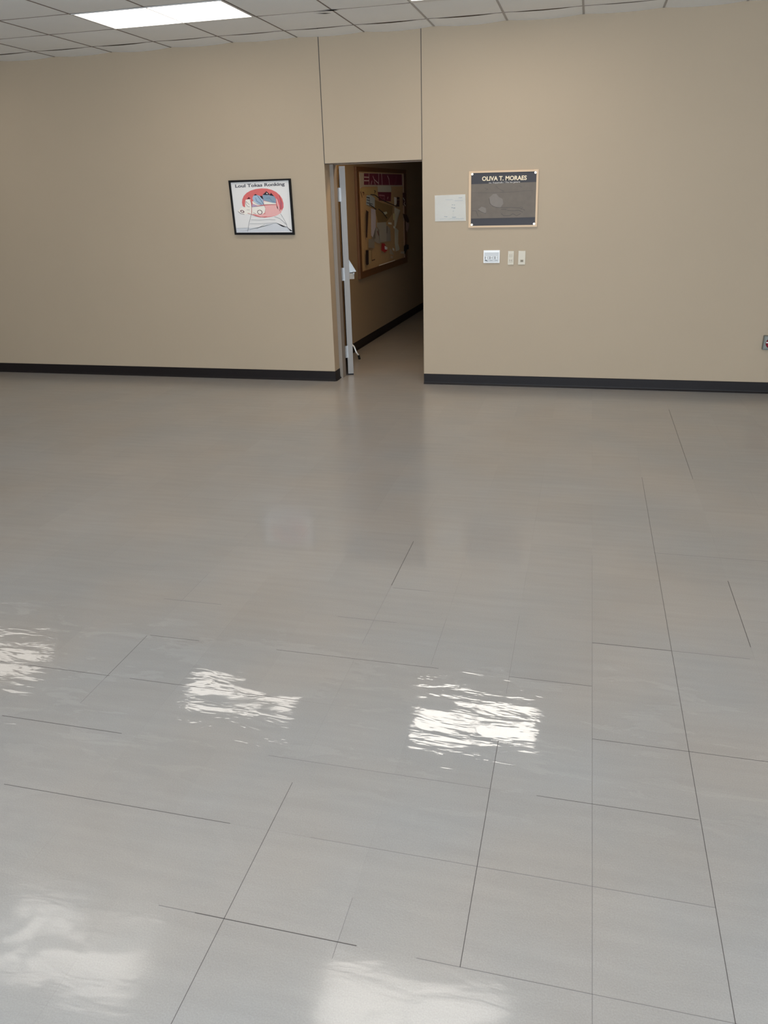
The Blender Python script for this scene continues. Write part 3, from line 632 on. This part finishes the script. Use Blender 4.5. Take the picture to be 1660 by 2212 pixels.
bm = new(); box(bm, 0.74, 0.84, -TH-0.006, -TH, 0.84, 1.10, 0, 0.002)
tube(bm, [(0.79, -TH, 0.93), (0.79, -TH-0.055, 0.93)], 0.014); tube(bm, [(0.79, -TH-0.055, 0.93), (0.74, -TH-0.06, 0.93), (0.68, -TH-0.055, 0.925)], [0.012, 0.011, 0.009])
prism_pts = [(0.74, 1.07), (0.84, 1.07), (0.84, 0.95), (0.74, 0.95)]
vs = [bm.verts.new(c) for c in ((0.74, -TH, 1.07), (0.84, -TH, 1.07), (0.84, -TH, 0.93), (0.74, -TH, 0.93), (0.74, -TH-0.018, 1.055), (0.84, -TH-0.018, 1.055), (0.84, -TH-0.085, 0.94), (0.74, -TH-0.085, 0.94))]
for f in ((0, 1, 5, 4), (4, 5, 6, 7), (7, 6, 2, 3), (0, 4, 7, 3), (1, 2, 6, 5)): bm.faces.new([vs[i] for i in f])
bmesh.ops.recalc_face_normals(bm, faces=bm.faces[:])
link('lever_handle', bm, mat('satin_steel', lin(176, 178, 178), 0.4, metal=0.5), t)
bm = new(); box(bm, 0.745, 0.75, -TH-0.062, -TH-0.004, 0.865, 0.925)
tg = link('paper_tag', bm, mat('tag_paper', lin(214, 214, 210), 0.6), t); tg['label'] = 'white paper tag'
bm = new(); tube(bm, [(0.80, -TH, 0.17), (0.79, -TH-0.03, 0.14), (0.78, -TH-0.05, 0.08), (0.78, -TH-0.075, 0.045)], 0.009)
tube(bm, [(0.78, -TH-0.075, 0.047), (0.78, -TH-0.085, 0.0)], 0.013, mi=1); box(bm, 0.77, 0.83, -TH-0.008, -TH, 0.12, 0.2)
link('kick_down_stop', bm, [mat('bright_steel', (0.85, 0.84, 0.8), 0.3, metal=0.3), M['black']], t)

# ---------------------------------------------------------------- notice board on the hallway wall (local x along the wall, -y out of it)
def hthing(name, label, cat, s, z, off=0.0, group=None):
    return thing(name, label, cat, hall(s, z, off), (0, 0, HROT), group)
oak = mat('oak_frame', (0.15, 0.068, 0.026), 0.45, noise=0.2, nscale=12); cork = mat('cork', (0.56, 0.36, 0.165), 0.85, noise=0.15, nscale=60)
S0, S1, Z0, Z1 = 0.268, 2.50, 0.785, 1.982
I0, I1, J0, J1 = 0.36, 2.36, 0.862, 1.935
t = hthing('notice_board', 'large oak framed cork board on the hallway wall seen through the doorway', 'notice board', S0, Z0)
bm = new()
for a in ((0, S1-S0, 0, J0-Z0), (0, S1-S0, J1-Z0, Z1-Z0), (0, I0-S0, J0-Z0, J1-Z0), (I1-S0, S1-S0, J0-Z0, J1-Z0)): box(bm, a[0], a[1], -0.03, -0.001, a[2], a[3], 0, 0.003)
link('frame', bm, oak, t)
bm = new(); box(bm, I0-S0, I1-S0, -0.014, -0.001, J0-Z0, J1-Z0); link('cork_panel', bm, cork, t)
bmat = {}
def bm_col(c):
    if c not in bmat: bmat[c] = mat('board_paper_%d_%d_%d' % c, tuple(min(0.9, v*(1.35 if min(c) > 90 else 1.0)) for v in lin(*c)[:3]), 0.7)
    return bmat[c]
level = [0.0145]
def pinned(key, name, label, cat, c, extra=(), group=None, flat=0.0008):
    pts = BOARD[key]
    if key == 'banner_backing': pts = [(min(a, 2.352), min(b_, 1.93)) for a, b_ in pts]
    s = sum(p[0] for p in pts)/len(pts); z = sum(p[1] for p in pts)/len(pts)
    lift = level[0]; level[0] += 0.0014
    if max(p[0] for p in pts) > 2.355: lift = max(lift, 0.033)
    bm = new()
    prism(bm, [(a-s, b_-z) for a, b_ in pts], -flat, 0, 0)
    mats = [bm_col(c)]
    for e in extra:
        k, cc, wd = e
        if bm_col(cc) not in mats: mats.append(bm_col(cc))
        ribbon(bm, [(a-s, b_-z) for a, b_ in BOARD[k]], wd, -flat-0.0005, -flat+0.0002, mats.index(bm_col(cc)))
    o = link(name, bm, mats); o.location = hall(s, z, lift); o.rotation_euler = (0, 0, HROT)
    tag(o, label, cat, group); return o
W1 = (196, 188, 170); LV = (190, 182, 186)
pinned('banner_backing', 'border_strip', 'cream paper backing strip behind the maroon banner at the top of the board', 'paper', (168, 158, 140), ())
pinned('banner', 'paper_banner', 'maroon banner with big white letter strokes across the top of the board', 'banner', (116, 38, 60),
       tuple((k, (190, 170, 168), .011) for k in ('b_l1', 'b_l2', 'b_l3', 'b_l4', 'b_l5', 'b_l6', 'b_l7', 'b_l8', 'b_l9')) + (('b_l10', (140, 90, 100), .011),))
pinned('tan_left', 'pinned_sheet', 'tan sheet below the left end of the maroon banner', 'paper', (172, 148, 98), (('hook', (90, 60, 36), .012), ('hook2', (110, 70, 44), .012), ('kn', (90, 70, 45), .012)))
pinned('tan_mid', 'pinned_sheet', 'large olive tan sheet in the middle of the board under the diagonal cord', 'paper', (150, 122, 74))
pinned('header', 'header_card', 'pale grey card directly under the middle of the maroon banner', 'card', (176, 172, 156))
pinned('maroon', 'maroon_poster', 'small maroon poster below the pale grey header card', 'poster', (120, 40, 58), (('m_1', (160, 110, 115), .014), ('m_2', (200, 170, 170), .012), ('m_3', (150, 84, 96), .012)))
pinned('blue', 'calendar_sheet', 'blue and white gridded sheet on the upper left of the board', 'paper', (158, 168, 170), (('bl_l1', (70, 78, 92), .014), ('bl_l2', (70, 78, 92), .010), ('bl_l3', (90, 98, 108), .010)))
pinned('whitecol', 'pinned_sheet', 'tall lavender white sheet below the blue gridded sheet', 'paper', LV)
pinned('gray_c', 'pinned_sheet', 'grey sheet with a dark red stroke, right of the lavender white sheet', 'paper', (156, 148, 136), (('redl', (120, 50, 50), .02),))
pinned('gray_a', 'pinned_sheet', 'wide grey sheet at the centre of the board above the red cutout', 'paper', (164, 158, 142))
pinned('gray_b', 'pinned_sheet', 'narrow grey brown sheet along the right of the wide grey sheet', 'paper', (148, 140, 126), (('gl', (90, 70, 60), .02),))
pinned('white_r1', 'pinned_sheet', 'curled cream sheet on the right, upper of the two', 'paper', (206, 200, 178))
pinned('white_r2', 'pinned_sheet', 'curled cream sheet on the right, lower of the two', 'paper', (190, 186, 166))
pinned('card_w', 'card', 'small white card under the right part of the banner', 'card', (214, 208, 196))
pinned('card_d1', 'card', 'small dark brown card beside the white card, upper', 'card', (66, 38, 30))
pinned('card_d2', 'card', 'small dark maroon card beside the white card, lower', 'card', (74, 36, 32))
pinned('mar_r', 'card', 'dark maroon strip with white squiggles near the right frame', 'card', (88, 42, 38), (('mr_w', (225, 215, 205), .016), ('mr_w2', (200, 190, 180), .014)))
pinned('red', 'red_cutout', 'bright red paper cutout below the grey sheets', 'paper', (188, 50, 48))
pinned('redw', 'paper_flower', 'white paper blob on the red cutout', 'paper', (225, 218, 208))
pinned('sheet_lb', 'pinned_sheet', 'grey sheet at the lower left, below the lavender sheet', 'paper', (138, 130, 116), (('tal', (96, 72, 44), .012),))
pinned('tan_strip', 'paper_strip', 'tan paper strip at the lower left corner of the board', 'paper', (160, 138, 100))
pinned('dark_strip', 'photo_strip', 'dark strip with white dots at the lower left corner', 'photo strip', (40, 22, 20))
pinned('vert_strip', 'lettering_strip', 'narrow dark vertical strip at the left side of the board', 'paper', (62, 42, 34))
pinned('dark_rb', 'black_cutout', 'black paper cutout at the lower right of the board', 'paper', (32, 28, 28))
pinned('dots', 'paper_strip', 'pale dotted strip beside the black cutout', 'paper', (170, 160, 142))
pinned('pink_r', 'pinned_sheet', 'pinkish grey sheet against the right frame', 'paper', (150, 126, 122))
pinned('dk_r', 'ribbon', 'dark crumpled ribbon with white flecks against the right frame', 'ribbon', (72, 46, 38))
pinned('bl1', 'paper_flower', 'grey paper flower, lowest large one at the bottom centre', 'paper', (156, 144, 122))
pinned('bl2', 'paper_flower', 'white paper flower right of the red cutout', 'paper', (214, 208, 192))
pinned('bl3', 'paper_flower', 'small beige paper flower just above the bottom frame', 'paper', (170, 150, 124))
pinned('bl4', 'paper_flower', 'white paper flower at the top right corner of the wide grey sheet', 'paper', (214, 210, 194))
pinned('bl5', 'paper_flower', 'white paper flower beside the narrow grey brown sheet', 'paper', (220, 214, 198))
pinned('yel', 'sticky_note', 'small yellow note in the middle right of the board', 'note', (196, 184, 132))
pinned('clip', 'paper_flower', 'white green paper flower at the end of the short dark cord', 'paper', (190, 192, 166))
pinned('bot_strip', 'paper_strip', 'thin white paper strip lying along the bottom frame', 'paper', (216, 204, 186))
for key, lab in (('str1', 'long dark cord running diagonally across the upper board'), ('str2', 'short dark cord below the blue gridded sheet'), ('str3', 'short dark cord above the grey centre sheets')):
    pts = BOARD[key]; bm = new(); s, z = pts[0]
    tube(bm, [(a-s, 0, b_-z) for a, b_ in pts], 0.005, 8)
    o = link('cord', bm, bm_col((44, 34, 28))); o.location = hall(s, z, 0.066); o.rotation_euler = (0, 0, HROT); tag(o, lab, 'cord')
